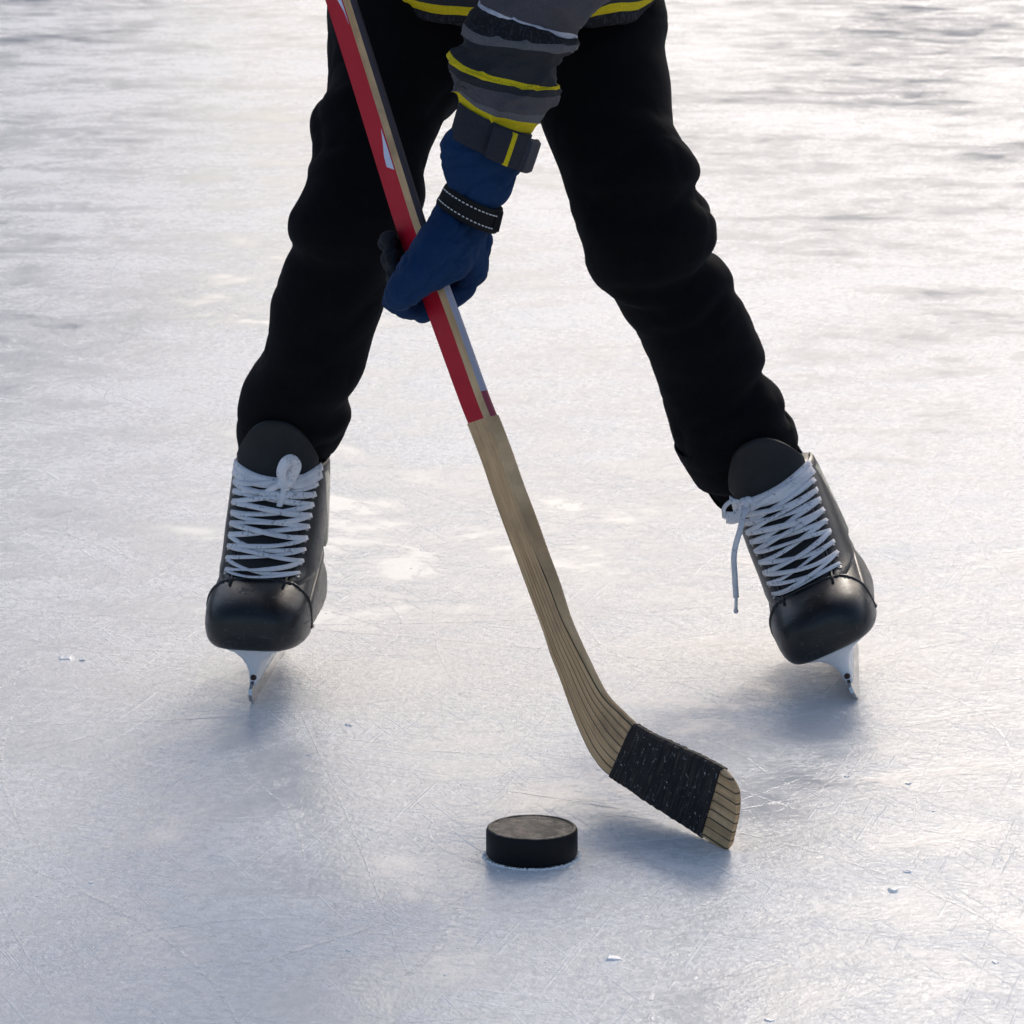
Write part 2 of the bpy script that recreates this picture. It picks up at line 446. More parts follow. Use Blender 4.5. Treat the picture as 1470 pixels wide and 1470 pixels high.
for px, py, s in ((1283, 1279, .0075), (880, 1376, .009), (1302, 1252, .005), (1200, 1030, .004), (95, 945, .011), (118, 948, .006), (1430, 1382, .006),
                  (500, 1042, .005), (536, 1190, .003), (860, 1105, .003), (130, 1268, .003), (1215, 1115, .004), (790, 1260, .002), (715, 1250, .002),
                  (640, 1400, .003), (500, 1365, .004), (1305, 1125, .004), (1340, 1165, .003), (445, 1085, .003), (1105, 1465, .005)):
    p = ground(px, py); items.append((p.x, p.y, s))
sh = shards('ice_shavings', items, M['frost'], 5); sh['kind'] = 'stuff'
sh['label'] = 'scattered white ice chips and shavings lying on the rink'; sh['category'] = 'ice shavings'

def mark(VF, P, w, rnd):
    """low ridge of snow thrown up along a blade cut"""
    rings = []
    for i, p in enumerate(P):
        t = (P[min(i + 1, len(P) - 1)] - P[max(i - 1, 0)]).normalized(); s = Vector((t.y, -t.x, 0))
        ww = w * math.sin(math.pi * min(max(i / (len(P) - 1), .03), .97)) ** .5 * (.85 + .3 * noise.noise(p * 60))
        rings.append([p + s * ww + Vector((0, 0, .00025)), p + s * ww * .3 + Vector((0, 0, .00032)), p - s * ww * .4 + Vector((0, 0, .00032)), p - s * ww + Vector((0, 0, .00025))])
    b = len(VF[0])
    for r in rings: VF[0].extend(r)
    for i in range(len(rings) - 1):
        for j in range(3): VF[1].append((b + i * 4 + j, b + i * 4 + j + 1, b + i * 4 + 5 + j, b + i * 4 + 4 + j))
VF = ([], []); rnd = random.Random(11)
for px0, py0, px1, py1, w in ((60, 752, 300, 842, .0022), (88, 765, 115, 745, .0018), (310, 842, 560, 905, .0016), (1150, 1165, 1050, 1130, .0014), (1145, 1120, 1060, 1150, .0016),
        (1150, 1145, 1055, 1163, .0018), (875, 1180, 905, 1225, .0014), (895, 1220, 1010, 1237, .0020), (975, 1320, 1060, 1275, .0016), (370, 1385, 560, 1325, .0026),
        (560, 1420, 660, 1290, .0030), (660, 1290, 690, 1255, .0018), (0, 985, 55, 940, .0020), (20, 985, 42, 945, .0018), (550, 1075, 740, 1085, .0016), (1100, 1110, 1000, 1055, .0014),
        (1290, 1045, 1470, 1020, .0014), (1265, 1180, 1470, 1230, .0014), (600, 1010, 640, 990, .0022), (0, 1090, 200, 1040, .0018), (30, 1000, 35, 1200, .0016), (1280, 1090, 1180, 1130, .0012)):
    a, b = ground(px0, py0), ground(px1, py1); d = b - a; s = Vector((-d.y, d.x, 0)) * rnd.uniform(-.06, .06); n = 70
    mark(VF, [a + d * (i / n) + s * math.sin(math.pi * i / n) for i in range(n + 1)], w * 1.5, rnd)
for _ in range(110):
    y = rnd.uniform(2.4, 6.0); hw = .15 * y + .2; a = Vector((rnd.uniform(-hw, hw), y, 0)); an = rnd.uniform(0, math.pi)
    L = rnd.uniform(.12, 1.1); d = Vector((math.cos(an), math.sin(an), 0)) * L; s = Vector((-d.y, d.x, 0)) * rnd.uniform(-.18, .18); n = 70
    mark(VF, [a + d * (i / n) + s * math.sin(math.pi * i / n) for i in range(n + 1)], rnd.uniform(.0008, .0022), rnd)
mk = mesh('skate_marks', VF[0], [f[::-1] for f in VF[1]], M['mark']); mk['kind'] = 'stuff'
mk['label'] = 'thin white lines of skate cuts crossing the ice'; mk['category'] = 'skate marks'

# ------------------------------------------------------------------ puck
pc = ground(763.5, 1229)
PR = 65.5 / F * (pc - CAM).length
puck = empty('hockey_puck', pc, 'black rubber hockey puck with a dusty top lying on the ice', 'puck')
h = PR * .667
prof = [(0, .0005), (PR * .9, .0005), (PR * .965, .0012), (PR, .0035), (PR, h - .003), (PR * .975, h - .0008), (PR * .95, h), (PR * .90, h + .0001), (PR * .885, h - .0006), (PR * .86, h - .0005), (0, h - .0003)]
rings = []
for r, z in prof[1:-1]: rings.append([Vector((r * math.cos(2 * math.pi * j / 96), r * math.sin(2 * math.pi * j / 96), z)) for j in range(96)])
V, Fc = rings_to_mesh(rings)
pb = mesh('puck_body', V, Fc, M['puck'], puck)
its = []; rnd = random.Random(2)
for _ in range(520):
    a = rnd.uniform(0, 6.283); r = PR * (1.01 + abs(rnd.gauss(0, .022)))
    its.append((r * math.cos(a), r * math.sin(a), rnd.uniform(.0007, .0020)))
fr = shards('frost_crumbs', its, M['frost'], 9, .9); fr.parent = puck; fr['kind'] = 'stuff'

# ------------------------------------------------------------------ hockey stick
toe_P, heel_P, top_P = unp(1045, 1212, 3.062), unp(845, 1080, 3.25), unp(465, 0, 3.55)
nrm = (toe_P - heel_P).cross(top_P - heel_P).normalized()
if nrm.y > 0: nrm = -nrm                     # faces the camera (and the left)
def onplane(px, py):
    a = (px - 735) / F; b = -(py - 735) / F
    d = Vector((a, CP + b * SP, -SP + b * CP))
    return CAM + d * ((heel_P - CAM).dot(nrm) / d.dot(nrm))
stick = empty('hockey_stick', (toe_P.x, toe_P.y, 0), 'wooden hockey stick with red painted shaft and black taped blade', 'hockey stick')
# stations: left/bottom edge pixel, right/top edge pixel of the wide face, thickness behind it
def shaft_l(y):   # left edge x of the shaft at image row y
    return interp([(0, 465), (130, 505.5), (267, 547.5), (335, 577 - 8), (451, 612), (580, 659), (622, 676), (705, 705.5), (799, 740), (902, 777.7)], y)[0]
SH = [(y, shaft_l(y)) for y in range(-640, 0, 80)]
SH = []
y = -560
def shx(y):
    return shaft_l(y) if y >= 0 else 465 + y * (505.5 - 465) / 130 * 1.02
def station_rows(y0, y1, step, fw):
    out = []; y = y0
    while y <= y1 + 1e-6:
        out.append((shx(y), y + 5, shx(y) + fw(y), y - 5)); y += step
    return out
def loft(name, st, thick, mats, facemat, chamf, u0=0.0):
    """st rows: (lx,ly,rx,ry); chamfered rectangular section. facemat(side, i) -> slot"""
    rings, vs = [], []
    for i, s in enumerate(st):
        a, b = onplane(s[0], s[1]), onplane(s[2], s[3]); e = (b - a); wdt = e.length; e.normalize(); t = thick(i); c = min(chamf, t * .35, wdt * .3); bk = -nrm * t
        r = [a + e * c, b - e * c, b - nrm * c, b + bk + nrm * c, b + bk - e * c, a + bk + e * c, a + bk + nrm * c, a - nrm * c]
        rings.append(r); vs.append((a + b) / 2)
    V, Fc = rings_to_mesh(rings); n = 8
    me = bpy.data.meshes.new(name); me.from_pydata([tuple(v) for v in V], [], Fc); me.update()
    uvl = me.uv_layers.new(name='UVMap'); L = [0]
    for i in range(1, len(vs)): L.append(L[-1] + (vs[i] - vs[i - 1]).length)
    vv = [0.06, .94, .97, .97, .94, .06, .03, .03]
    for p in me.polygons:
        k = p.index
        if k < (len(st) - 1) * n:
            p.material_index = facemat(k % n, k // n)
        for li in p.loop_indices:
            vi = me.loops[li].vertex_index; st_i = vi // n; v_ = vv[vi % n]
            if name == 'blade' and st_i > 63:
                a63, b63 = onplane(*st[63][:2]), onplane(*st[63][2:]); tg_ = (a63 - onplane(*st[57][:2])).normalized(); e_ = tg_.cross(nrm).normalized()
                if e_.dot(b63 - a63) < 0: e_ = -e_
                v_ = (Vector(me.vertices[vi].co) - a63).dot(e_) / (b63 - a63).dot(e_)
            uvl.data[li].uv = (L[st_i] + u0, v_)
    bmx = bmesh.new(); bmx.from_mesh(me); bmesh.ops.recalc_face_normals(bmx, faces=bmx.faces); bmx.to_mesh(me); bmx.free()
    for m in mats: me.materials.append(m)
    o = bpy.data.objects.new(name, me); COL.objects.link(o); keep_world(o, stick)
    return o
FW = lambda y: interp([(-600, 27), (0, 29), (451, 30), (600, 29), (800, 28)], y)[0]
st = station_rows(-560, 604, 12, FW)
TH = .0140
def fm(side, i):
    y = -560 + i * 12
    if side in (0,): return 0                       # wide face: red
    if side in (2, 3): return 2 if y < 330 else (3 if y < 560 else 4)
    if side == 4: return 0
    return 1
shaft = loft('shaft', st, lambda i: TH, [M['red'], M['wood'], M['grey'], M['lilac'], M['rose']], fm, .0046)
# the bare lower shaft and the blade are one piece of laminated wood
st2 = [(shx(604), 609, shx(604) + FW(604), 599), (676, 627, 705, 617), (691, 667, 719.5, 657), (705.5, 710, 734, 700), (722, 756, 751, 744), (740, 804, 769, 792), (758, 853, 788, 838), (777.7, 907, 806, 885),
       (789, 942, 822, 918), (801, 972, 836, 945), (812, 1003, 850, 972), (822, 1030, 862, 993), (831, 1052, 874, 1008), (842.6, 1077, 887, 1020), (852, 1092, 896, 1029), (862, 1105, 903, 1035), (874, 1115.6, 908, 1040), (890, 1126, 920, 1048),
       (915, 1142.5, 945, 1061), (945, 1162.5, 975, 1074.5), (975, 1182, 1005, 1088), (1004, 1201, 1032.6, 1103), (1016, 1209, 1042, 1112), (1026, 1215, 1049, 1121.6), (1034, 1219, 1054, 1132), (1041, 1220, 1056.5, 1145), (1046, 1213, 1057, 1160), (1050, 1200, 1056, 1175)]
raw2 = [(i,) + r for i, r in enumerate(st2)]
st2r = st2; st2 = [tuple(interp(raw2, q / 3)) for q in range((len(st2r) - 1) * 3 + 1)]
def th2(i):
    i = i / 3
    return th2r(i)
def th2r(i):
    y = interp(raw2, i)[2 + 1]
    return interp([(599, .0140), (740, .0145), (838, .0125), (920, .0088), (993, .0068), (1040, .0064), (1100, .0062), (1180, .0045)], y)[0] if i < 24 else .0058 - .0007 * (i - 24)
wood = loft('blade', st2, th2, [M['lam']], lambda s, i: 0, .0022)
wood['label'] = 'bare laminated wood lower shaft and curved blade with dark glue lines'
# white flashes printed on the red face
def decal(name, pts, mat, off=.0004):
    P = [onplane(*p) + nrm * off for p in pts]; Q = [p - nrm * .0003 for p in P]; n = len(P)
    o = mesh(name, P + Q, [tuple(range(n)), tuple(range(2 * n - 1, n - 1, -1))] + [(i, n + i, n + (i + 1) % n, (i + 1) % n) for i in range(n)], mat, smooth=False)
    keep_world(o, stick); return o
def on_shaft(y, s): return (shx(y) + FW(y) * s, y + 5 - 10 * s)
decal('printed_mark', [on_shaft(188, .82), on_shaft(215, .84), on_shaft(247, .84), on_shaft(240, .55), on_shaft(225, .58), on_shaft(205, .72)], M['sky'])
decal('printed_mark', [on_shaft(-30, .30), on_shaft(-5, .62), on_shaft(20, .80), on_shaft(38, .84), on_shaft(8, .84), on_shaft(-30, .80)], M['sky'])
# dark red pinstripes on the narrow side, below the hand
# tape: each turn laps over the last
def blade_at(t):
    return interp(raw2, t)
tp, NT_ = [], 15
t0, t1 = 16.0, 21.15
for q in range(NT_ * 4 + 1):
    t = lerp(t0, t1, q / (NT_ * 4)); tp.append(tuple(blade_at(t)) + ((q % 4) / 4.0, t))
rings = []
rt = random.Random(4); jit = [rt.uniform(.7, 1.35) for _ in range(NT_ + 2)]
for q, s in enumerate(tp):
    a, b = onplane(s[0], s[1]), onplane(s[2], s[3]); e = (b - a).normalized(); c = .0018; t = th2r(min(s[5], 23)); off = (.0008 + .0005 * s[4]) * jit[q // 4]; bk = -nrm * t
    tang = (onplane(tp[min(q + 1, len(tp) - 1)][0], tp[min(q + 1, len(tp) - 1)][1]) - onplane(tp[max(q - 1, 0)][0], tp[max(q - 1, 0)][1])).normalized()
    sh_ = tang * (.0018 * math.sin(q * .9) * .3)
    a2, b2 = a - e * off, b + e * off; n2 = nrm * off
    pr = []
    K = 7
    for k in range(K): pr.append(lerp(a2 + e * c, b2 - e * c, k / (K - 1)) + n2 + tang * (.0012 * noise.noise(Vector((q * .5, k * .9, 0)))))
    pr += [b2 - nrm * c]
    for k in range(K): pr.append(lerp(b2 - e * c, a2 + e * c, k / (K - 1)) + bk - n2)
    pr += [a2 - nrm * c]
    rings.append([p + sh_ for p in pr])
V, Fc = rings_to_mesh(rings)
me = bpy.data.meshes.new('tape'); me.from_pydata([tuple(v) for v in V], [], Fc); uvl = me.uv_layers.new(name='UVMap'); nn = len(rings[0])
for p in me.polygons:
    for li in p.loop_indices:
        vi = me.loops[li].vertex_index; uvl.data[li].uv = (vi // nn / len(rings), (vi % nn) / nn)
bmx = bmesh.new(); bmx.from_mesh(me); bmesh.ops.recalc_face_normals(bmx, faces=bmx.faces); bmx.to_mesh(me); bmx.free()
tape = link('tape', me, M['tape']); keep_world(tape, stick); tape['label'] = 'worn black cloth tape wound round the blade'

# ------------------------------------------------------------------ ice skates
SL = [  # z, front y, back y, half width, exponent   (toe towards -Y)
    (.054, -.008, .222, .039, 3.6), (.059, -.020, .229, .0455, 4.0), (.068, -.0262, .234, .0482, 4.2), (.082, -.0262, .236, .0486, 4.2), (.092, -.0235, .237, .0480, 3.6),
    (.100, -.015, .237, .0470, 2.9), (.107, .002, .236, .0465, 2.5), (.113, .028, .235, .0463, 2.5), (.125, .047, .233, .0460, 2.55), (.145, .070, .231, .0458, 2.7),
    (.165, .090, .231, .0454, 2.6), (.185, .108, .233, .0448, 2.5), (.205, .122, .236, .0438, 2.3), (.225, .130, .240, .0445, 2.3), (.262, .138, .246, .045, 2.3)]
def surf(x, z, side=None):
    """point on the front of the boot at lateral x; side=angle gives any point round the slice"""
    yf, yb, hw, n = interp(SL, z); yc = (yf + yb) / 2; L = (yb - yf) / 2
    if side is None:
        q = min(abs(x) / hw, .9995); return Vector((x, yc - L * (1 - q ** n) ** (1 / n), z))
    c, s = math.cos(side), math.sin(side)
    px = hw * math.copysign(abs(c) ** (2 / n), c); py = yc + L * math.copysign(abs(s) ** (2 / n), s)
    w = 1.0
    if z < .12 and s > 0: w = lerp(1.0, .86, min(1, s * 1.2))
    return Vector((px * w, py, z))
def snorm(x, z):
    e = .0015; a = surf(x + e, z) - surf(x - e, z); b = surf(x, z + e) - surf(x, z - e)
    n = a.cross(b).normalized(); return n if n.y < 0 else -n
def boot_loft(off, z0, z1, nz, n=72):
    rings = []
    for i in range(nz + 1):
        z = lerp(z0, z1, i / nz); rings.append([surf(0, z, 2 * math.pi * j / n) for j in range(n)])
    if off:
        V, Fc = rings_to_mesh(rings)
        me = bpy.data.meshes.new('t'); me.from_pydata([tuple(v) for v in V], [], Fc)
        bmx = bmesh.new(); bmx.from_mesh(me); bmesh.ops.recalc_face_normals(bmx, faces=bmx.faces); bmx.normal_update()
        for v in bmx.verts: v.co += v.normal * off
        bpy.data.meshes.remove(me); return bmx
    V, Fc = rings_to_mesh(rings); bmx = bmesh.new(); vs = [bmx.verts.new(v) for v in V]
    for f in Fc: bmx.faces.new([vs[i] for i in f])
    bmesh.ops.recalc_face_normals(bmx, faces=bmx.faces); return bmx
def patch(fn, nu, nv, thick, off=0.0):
    """sheet over fn(u,v)->(point, normal), given thickness outwards"""
    top, bot = [], []
    for i in range(nu + 1):
        for j in range(nv + 1):
            p, n = fn(i / nu, j / nv); edge = min(i, nu - i, j, nv - j); t = thick * (1 if edge > 0 else .35)
            top.append(p + n * (off + t)); bot.append(p + n * (off - .001))
    N = len(top); w = nv + 1; Fc = []
    for i in range(nu):
        for j in range(nv):
            a = i * w + j; Fc.append((a, a + 1, a + w + 1, a + w)); Fc.append((N + a, N + a + w, N + a + w + 1, N + a + 1))
    B = [i * w for i in range(nu + 1)] + [nu * w + j for j in range(1, w)] + [i * w + nv for i in range(nu - 1, -1, -1)] + [j for j in range(nv - 1, 0, -1)]
    for q in range(len(B)):
        a, b = B[q], B[(q + 1) % len(B)]; Fc.append((a, b, N + b, N + a))
    bmx = bmesh.new(); vs = [bmx.verts.new(v) for v in top + bot]
    for f in Fc: bmx.faces.new([vs[i] for i in f])
    return bmx
def ang_for(z, xr):  # slice angle on the front-right whose x is xr*hw
    n = interp(SL, z)[3]; return -math.acos(xr ** (n / 2))
def pn(z, ang):
    e = .01; p = surf(0, z, ang); a = surf(0, z, ang + e) - surf(0, z, ang - e); b = surf(0, z + .0015, ang) - surf(0, z - .0015, ang)
    n = a.cross(b).normalized(); c = Vector((p.x, p.y - .12 if p.y < .12 else 0, 0))
    if n.x * p.x + (n.y * (p.y - interp(SL, z)[0] - .06)) < 0: n = -n
    return p, n
NE = 10
EZ = [lerp(.1135, .196, (i / (NE - 1)) ** .95) for i in range(NE)]
def eyx(z): return interp([(.11, .0325), (.15, .0345), (.2, .0375)], z)[0]

def make_skate(label, loc, yaw, roll, knot, seed):
    rnd = random.Random(seed)
    root = empty('ice_skate', loc, label, 'ice skate')
    root.rotation_mode = 'QUATERNION'
    root.rotation_quaternion = (Matrix.Rotation(yaw, 3, 'Z') @ Matrix.Rotation(roll, 3, 'Y')).to_quaternion()
    # boot
    bmx = boot_loft(0, .054, .204, 44); boot = from_bm('boot', bmx, M['boot'], root)
    # tendon guard at the back
    o = from_bm('tendon_guard', patch(lambda u, v: (surf(0, lerp(.19, .258, v), math.pi / 2 + lerp(-.9, .9, u) * (1 - .45 * v)) , pn(lerp(.19, .258, v), math.pi / 2 + lerp(-.9, .9, u) * (1 - .45 * v))[1]), 16, 8, .004), M['boot'], root)
    # toe cap
    bmx = boot_loft(.0026, .0555, .118, 40, 96)
    bmesh.ops.bisect_plane(bmx, geom=bmx.verts[:] + bmx.edges[:] + bmx.faces[:], plane_co=(0, .030, .116), plane_no=Vector((0, 1, .28)).normalized(), clear_outer=True)
    bmesh.ops.bisect_plane(bmx, geom=bmx.verts[:] + bmx.edges[:] + bmx.faces[:], plane_co=(0, 0, .0565), plane_no=(0, 0, -1), clear_outer=True)
    cap = from_bm('toe_cap', bmx, M['cap'], root)
    m = cap.modifiers.new('s', 'SOLIDIFY'); m.thickness = .0024; m.offset = -1; bake(cap)
    cap.data.polygons.foreach_set('use_smooth', [True] * len(cap.data.polygons))
    # welt behind the cap: a low rounded bead along the cut
    P = []
    for a in range(49):
        th = lerp(math.pi * 1.045, math.pi * 1.955, a / 48); z = .06
        # walk up until the cut plane is met
        best = None
        for q in range(60):
            z = .058 + .06 * q / 59; p = surf(0, z, th); dd = (p.y - .030) + .28 * (z - .116)
            if best is None or abs(dd) < best[0]: best = (abs(dd), p)
        P.append(best[1])
    nb = []
    for q, p in enumerate(P):
        c_ = Vector((0, .09, .075)); nb.append((p - c_).normalized())
    V, Fc = ribbon([p + n * .0028 for p, n in zip(P, nb)], nb, .0042, .0030); mesh('welt', V, Fc, M['boot'], root)
    # eyestays: the lace-bearing flaps
    for s in (-1, 1):
        def fn(u, v, s=s):
            z = lerp(.108, .2055, v); hw = interp(SL, z)[2]
            x0 = eyx(z) - .0075; a0 = ang_for(z, min(.995, x0 / hw)); a1 = .25 + .1 * math.sin(v * 3.1) - .35 * (1 - v)
            an = lerp(a0, a1, u); p, n = pn(z, an)
            if s < 0: p, n = Vector((-p.x, p.y, p.z)), Vector((-n.x, n.y, n.z))
            return p, n
        o = from_bm('eyestay', patch(fn, 12, 26, .0028), M['boot'], root)
        # edge piping
        P = []; N_ = []
        for q in range(30):
            p, n = fn(0, q / 29); P.append(p + n * .0030); N_.append(n)
        V, Fc = ribbon(P, N_, .0026, .0026); mesh('piping', V, Fc, M['boot'], o)
        # side stripe and quarter panel
        def fs(u, v, s=s):
            z = lerp(.120, .200, v); c = lerp(.35, -.22, v) + .12 * math.sin(v * 3.1); w = .10 + .16 * math.sin(v * math.pi * .85 + .35)
            an = c + w * (u - .5) * 2; p, n = pn(z, an)
            if s < 0: p, n = Vector((-p.x, p.y, p.z)), Vector((-n.x, n.y, n.z))
            return p, n
        from_bm('side_stripe', patch(fs, 8, 20, .0028), M['gold'], root)
        def fq(u, v, s=s):
            z = lerp(.064, .118, v); an = lerp(lerp(-.55, .05, v), 1.15, u); p, n = pn(z, an)
            if s < 0: p, n = Vector((-p.x, p.y, p.z)), Vector((-n.x, n.y, n.z))
            return p, n
        from_bm('quarter_panel', patch(fq, 14, 10, .0018), M['boot'], root)
    # tongue
    def ft(u, v):
        x = lerp(-1, 1, u); z = .112 + (.250 - .112) * v
        top = .252 - .045 * abs(x) ** 2.6; z = lerp(.112, top, v)
        hw = interp(SL, z)[2]; xx = x * interp([(.11, .024), (.16, .030), (.2, .0365), (.215, .0405), (.26, .0415)], z)[0]
        p = surf(xx, z); n = snorm(xx, z)
        return p + Vector((0, -.010 * max(0, (z - .2) / .05) ** 1.5, 0)), n
    tg = from_bm('tongue', patch(ft, 26, 36, .0042), M['tongue'], root)
    # eyelets
    eye_me = None
    def eye_pt(i, s, extra=0.0):
        z = EZ[i]; x = eyx(z); p = surf(x, z); n = snorm(x, z)
        p = p + n * (.0030 + extra)
        return (p, n) if s > 0 else (Vector((-p.x, p.y, p.z)), Vector((-n.x, n.y, n.z)))
    for i in range(NE):
        for s in (-1, 1):
            p, n = eye_pt(i, s)
            if eye_me is None:
                rr = []
                for (r, z) in ((.0013, 0), (.0014, .0008), (.0022, .0010), (.0029, .0005), (.0030, -.0005)):
                    rr.append([Vector((r * math.cos(j * .5236), r * math.sin(j * .5236), z)) for j in range(12)])
                V, Fc = rings_to_mesh(rr); oo = mesh('eyelet', V, Fc, M['eyelet'], root); eye_me = oo.data
            else:
                oo = link('eyelet', eye_me, None, root)
            oo.location = p; oo.rotation_euler = n.to_track_quat('Z', 'Y').to_euler()
    # lace: crossing flat bands, then the knot
    VF = ([], [])
    def cross(i0, i1, s, over):
        w = lerp(.0043, .0066, (i0 + i1) / 2 / (NE - 1))
        a, _ = eye_pt(i0, -s); b, _ = eye_pt(i1, s); P, N_ = [], []; n = 22
        j1, j2 = rnd.uniform(-.0030, .0024), rnd.uniform(-.0030, .0024); tw = rnd.uniform(-.6, .6)
        for q in range(n + 1):
            t = q / n; x = lerp(a.x, b.x, t); z = lerp(a.z, b.z, t) + lerp(j1, j2, t) * math.sin(math.pi * t) * 1.5 - .002 * math.sin(math.pi * t)
            p = surf(x, z); nm = snorm(x, z); lift = .0042 + over * .0022 * math.sin(math.pi * t) + .0016 * math.sin(math.pi * t)
            if q in (0, n): lift = .0030
            P.append(p + nm * lift); sd_ = Vector((0, .5, 1)).normalized(); N_.append((nm + sd_ * tw * math.sin(math.pi * 2 * t + seed)).normalized())
        add(VF, *ribbon(P, N_, w * rnd.uniform(.85, 1.12), .0008, lambda t: .72 + .28 * min(1, 6 * min(t, 1 - t) + .2)))
    cross(0, 0, 1, 0)
    for i in range(NE - 1):
        o1 = 1 if (i % 2 == 0) else 0
        cross(i, i + 1, 1, o1); cross(i, i + 1, -1, 1 - o1)
    lace = mesh('lace', VF[0], VF[1], M['lace'], root)
    # top wrap running to the knot
    VF = ([], [])
    kx, kz = knot
    kp = surf(kx, kz) + snorm(kx, kz) * .009
    for s in (-1, 1):
        for dz, ww in ((.0, .0105), (.006, .0075)):
            a, an = eye_pt(NE - 1, s); P, N_ = [], []
            for q in range(19):
                t = q / 18; x = lerp(a.x, kx, t); z = lerp(a.z + dz, kz + dz * .3, t) - .003 * math.sin(math.pi * t)
                nm = snorm(x, min(z, .21)); p = surf(x, z) + nm * lerp(.004, .0075, t); P.append(p); N_.append(nm)
            add(VF, *ribbon(P, N_, ww, .0018))
    sph = []
    V, Fc = capsules([[(kp + Vector((-.003, 0, -.001)), .0058), (kp + Vector((.004, -.001, .001)), .0062)], [(kp + Vector((0, -.003, .003)), .0052), (kp + Vector((.001, -.002, -.004)), .0046)]], 14)
    add(VF, V, Fc)
    return root, VF, kp

skA, VFa, kA = make_skate('upright black ice skate with white laces tied in a small bow', ground(362, 1009), R(-5), R(1.6), (.012, .189), 3)
skB, VFb, kB = make_skate('tilted black ice skate on its edge with one lace end hanging', ground(1231, 1004), R(-5), R(-26), (-.025, .193), 8)
bpy.context.view_layer.update()
def loose(VF, pts, w, nrmv=(0, -1, 0), sub=6, wf=None, n2=None):
    tab = [(i,) + tuple(p) for i, p in enumerate(pts)]; n = (len(pts) - 1) * sub
    P = [Vector(interp(tab, q / sub)) for q in range(n + 1)]
    add(VF, *ribbon(P, [Vector(nrmv).lerp(Vector(n2 or nrmv), q / n).normalized() for q in range(n + 1)], w, .0016, wf))
# bow on the upright skate: one standing loop, two short ends
k = kA
loose(VFa, [k + Vector((-.001, -.003, .0)), k + Vector((-.003, -.008, .010)), k + Vector((.001, -.012, .021)), k + Vector((.007, -.012, .025)), k + Vector((.011, -.008, .019)), k + Vector((.008, -.005, .010)), k + Vector((.003, -.003, .001))], .0118, (-.8, -1, .1), n2=(.8, -1, .2))
loose(VFa, [k, k + Vector((-.010, -.006, -.004)), k + Vector((-.021, -.005, -.012)), k + Vector((-.029, -.006, -.017))], .0062)
loose(VFa, [k, k + Vector((-.001, -.008, -.010)), k + Vector((-.004, -.012, -.022)), k + Vector((-.006, -.011, -.033))], .0058)
mesh('lace_knot', VFa[0], VFa[1], M['lace'], skA)
# knot on the tilted skate: loop towards the outside, long end hanging straight down
k = kB; inv = skB.matrix_world.inverted(); kw = skB.matrix_world @ k
loose(VFb, [k + Vector((-.001, -.003, .003)), k + Vector((-.009, -.007, .010)), k + Vector((-.019, -.006, .007)), k + Vector((-.024, -.002, -.003))], .0045, (-.3, -1, .8), n2=(-.8, -1, .2))
loose(VFb, [k + Vector((-.022, -.003, -.003)), k + Vector((-.015, -.0055, -.006)), k + Vector((-.007, -.0055, -.005)), k + Vector((.0, -.004, -.001))], .0125, (-.6, -1, .1), n2=(-.1, -1, .2))
ptsw = [kw, kw + Vector((-.002, -.016, -.005)), kw + Vector((-.006, -.024, -.020)), kw + Vector((-.0115, -.025, -.043)), kw + Vector((-.0105, -.024, -.068)), kw + Vector((-.009, -.024, -.088))]
loose(VFb, [inv @ p for p in ptsw], .0058)
mesh('lace_knot', VFb[0], VFb[1], M['lace'], skB)
V, Fc = capsules([[(inv @ (ptsw[-1] + Vector((0, 0, .002))), .0017), (inv @ (ptsw[-1] + Vector((0, 0, -.012))), .0016), (inv @ (ptsw[-1] + Vector((0, 0, -.0135))), .0026)]], 10)
mesh('aglet', V, Fc, M['lace'], skB)

def holder(root):
    def block(z_rows, n=24):
        """z_rows: (z, y0, y1, halfwidth)"""
        rings = []
        for z, y0, y1, hw in z_rows:
            r = []
            for j in range(n):
                th = 2 * math.pi * j / n; c, s = math.cos(th), math.sin(th); e = .55
                r.append(Vector((hw * math.copysign(abs(c) ** e, c), (y0 + y1) / 2 + (y1 - y0) / 2 * math.copysign(abs(s) ** e, s), z)))
            rings.append(r)
        return rings_to_mesh(rings)
    VF = ([], [])
    add(VF, *block([(.056, -.012, .092, .034), (.0525, -.011, .090, .032), (.049, -.008, .082, .021), (.043, -.004, .072, .0135), (.036, .000, .066, .0085), (.029, .002, .064, .0058), (.022, .001, .066, .0046), (.0175, -.003, .070, .0040)]))
    add(VF, *block([(.056, .140, .226, .031), (.0525, .142, .224, .029), (.048, .150, .218, .018), (.040, .158, .212, .011), (.029, .160, .214, .0060), (.0178, .150, .222, .0040)]))
    add(VF, *block([(.0285, .03, .19, .0046), (.0245, .02, .20, .0050), (.0172, .02, .20, .0040)]))
    h_ = mesh('blade_holder', VF[0], VF[1], M['white'], root)
    # steel runner: rockered plate
    prof = []
    for q in range(13): prof.append((-.012 + .02 * (q / 12) ** 1.0, .016 * (1 - q / 12) ** 2.2))
    prof = [(-.012, .0165), (-.0135, .011), (-.010, .0055), (-.004, .002), (.006, .0006), (.03, .0), (.17, .0), (.205, .0012), (.222, .005), (.230, .011), (.228, .0165), (.21, .021), (.0, .021)]
    V = [Vector((s * .0016, y, z)) for s in (-1, 1) for y, z in prof]; n = len(prof)
    bl = mesh('blade', V, [tuple(range(n - 1, -1, -1)), tuple(range(n, 2 * n))] + [(i, (i + 1) % n, n + (i + 1) % n, n + i) for i in range(n)], M['steel'], root, smooth=False)
    # front bolt
    V, Fc = rings_to_mesh([[Vector((r * math.cos(j * .524), z, r * math.sin(j * .524))) for j in range(12)] for r, z in ((.0030, .004), (.0030, -.0010), (.0022, -.0020), (.0010, -.0020))])
    b_ = mesh('bolt', V, Fc, M['rust'], h_); b_.location = (.0005, .0025, .0245)
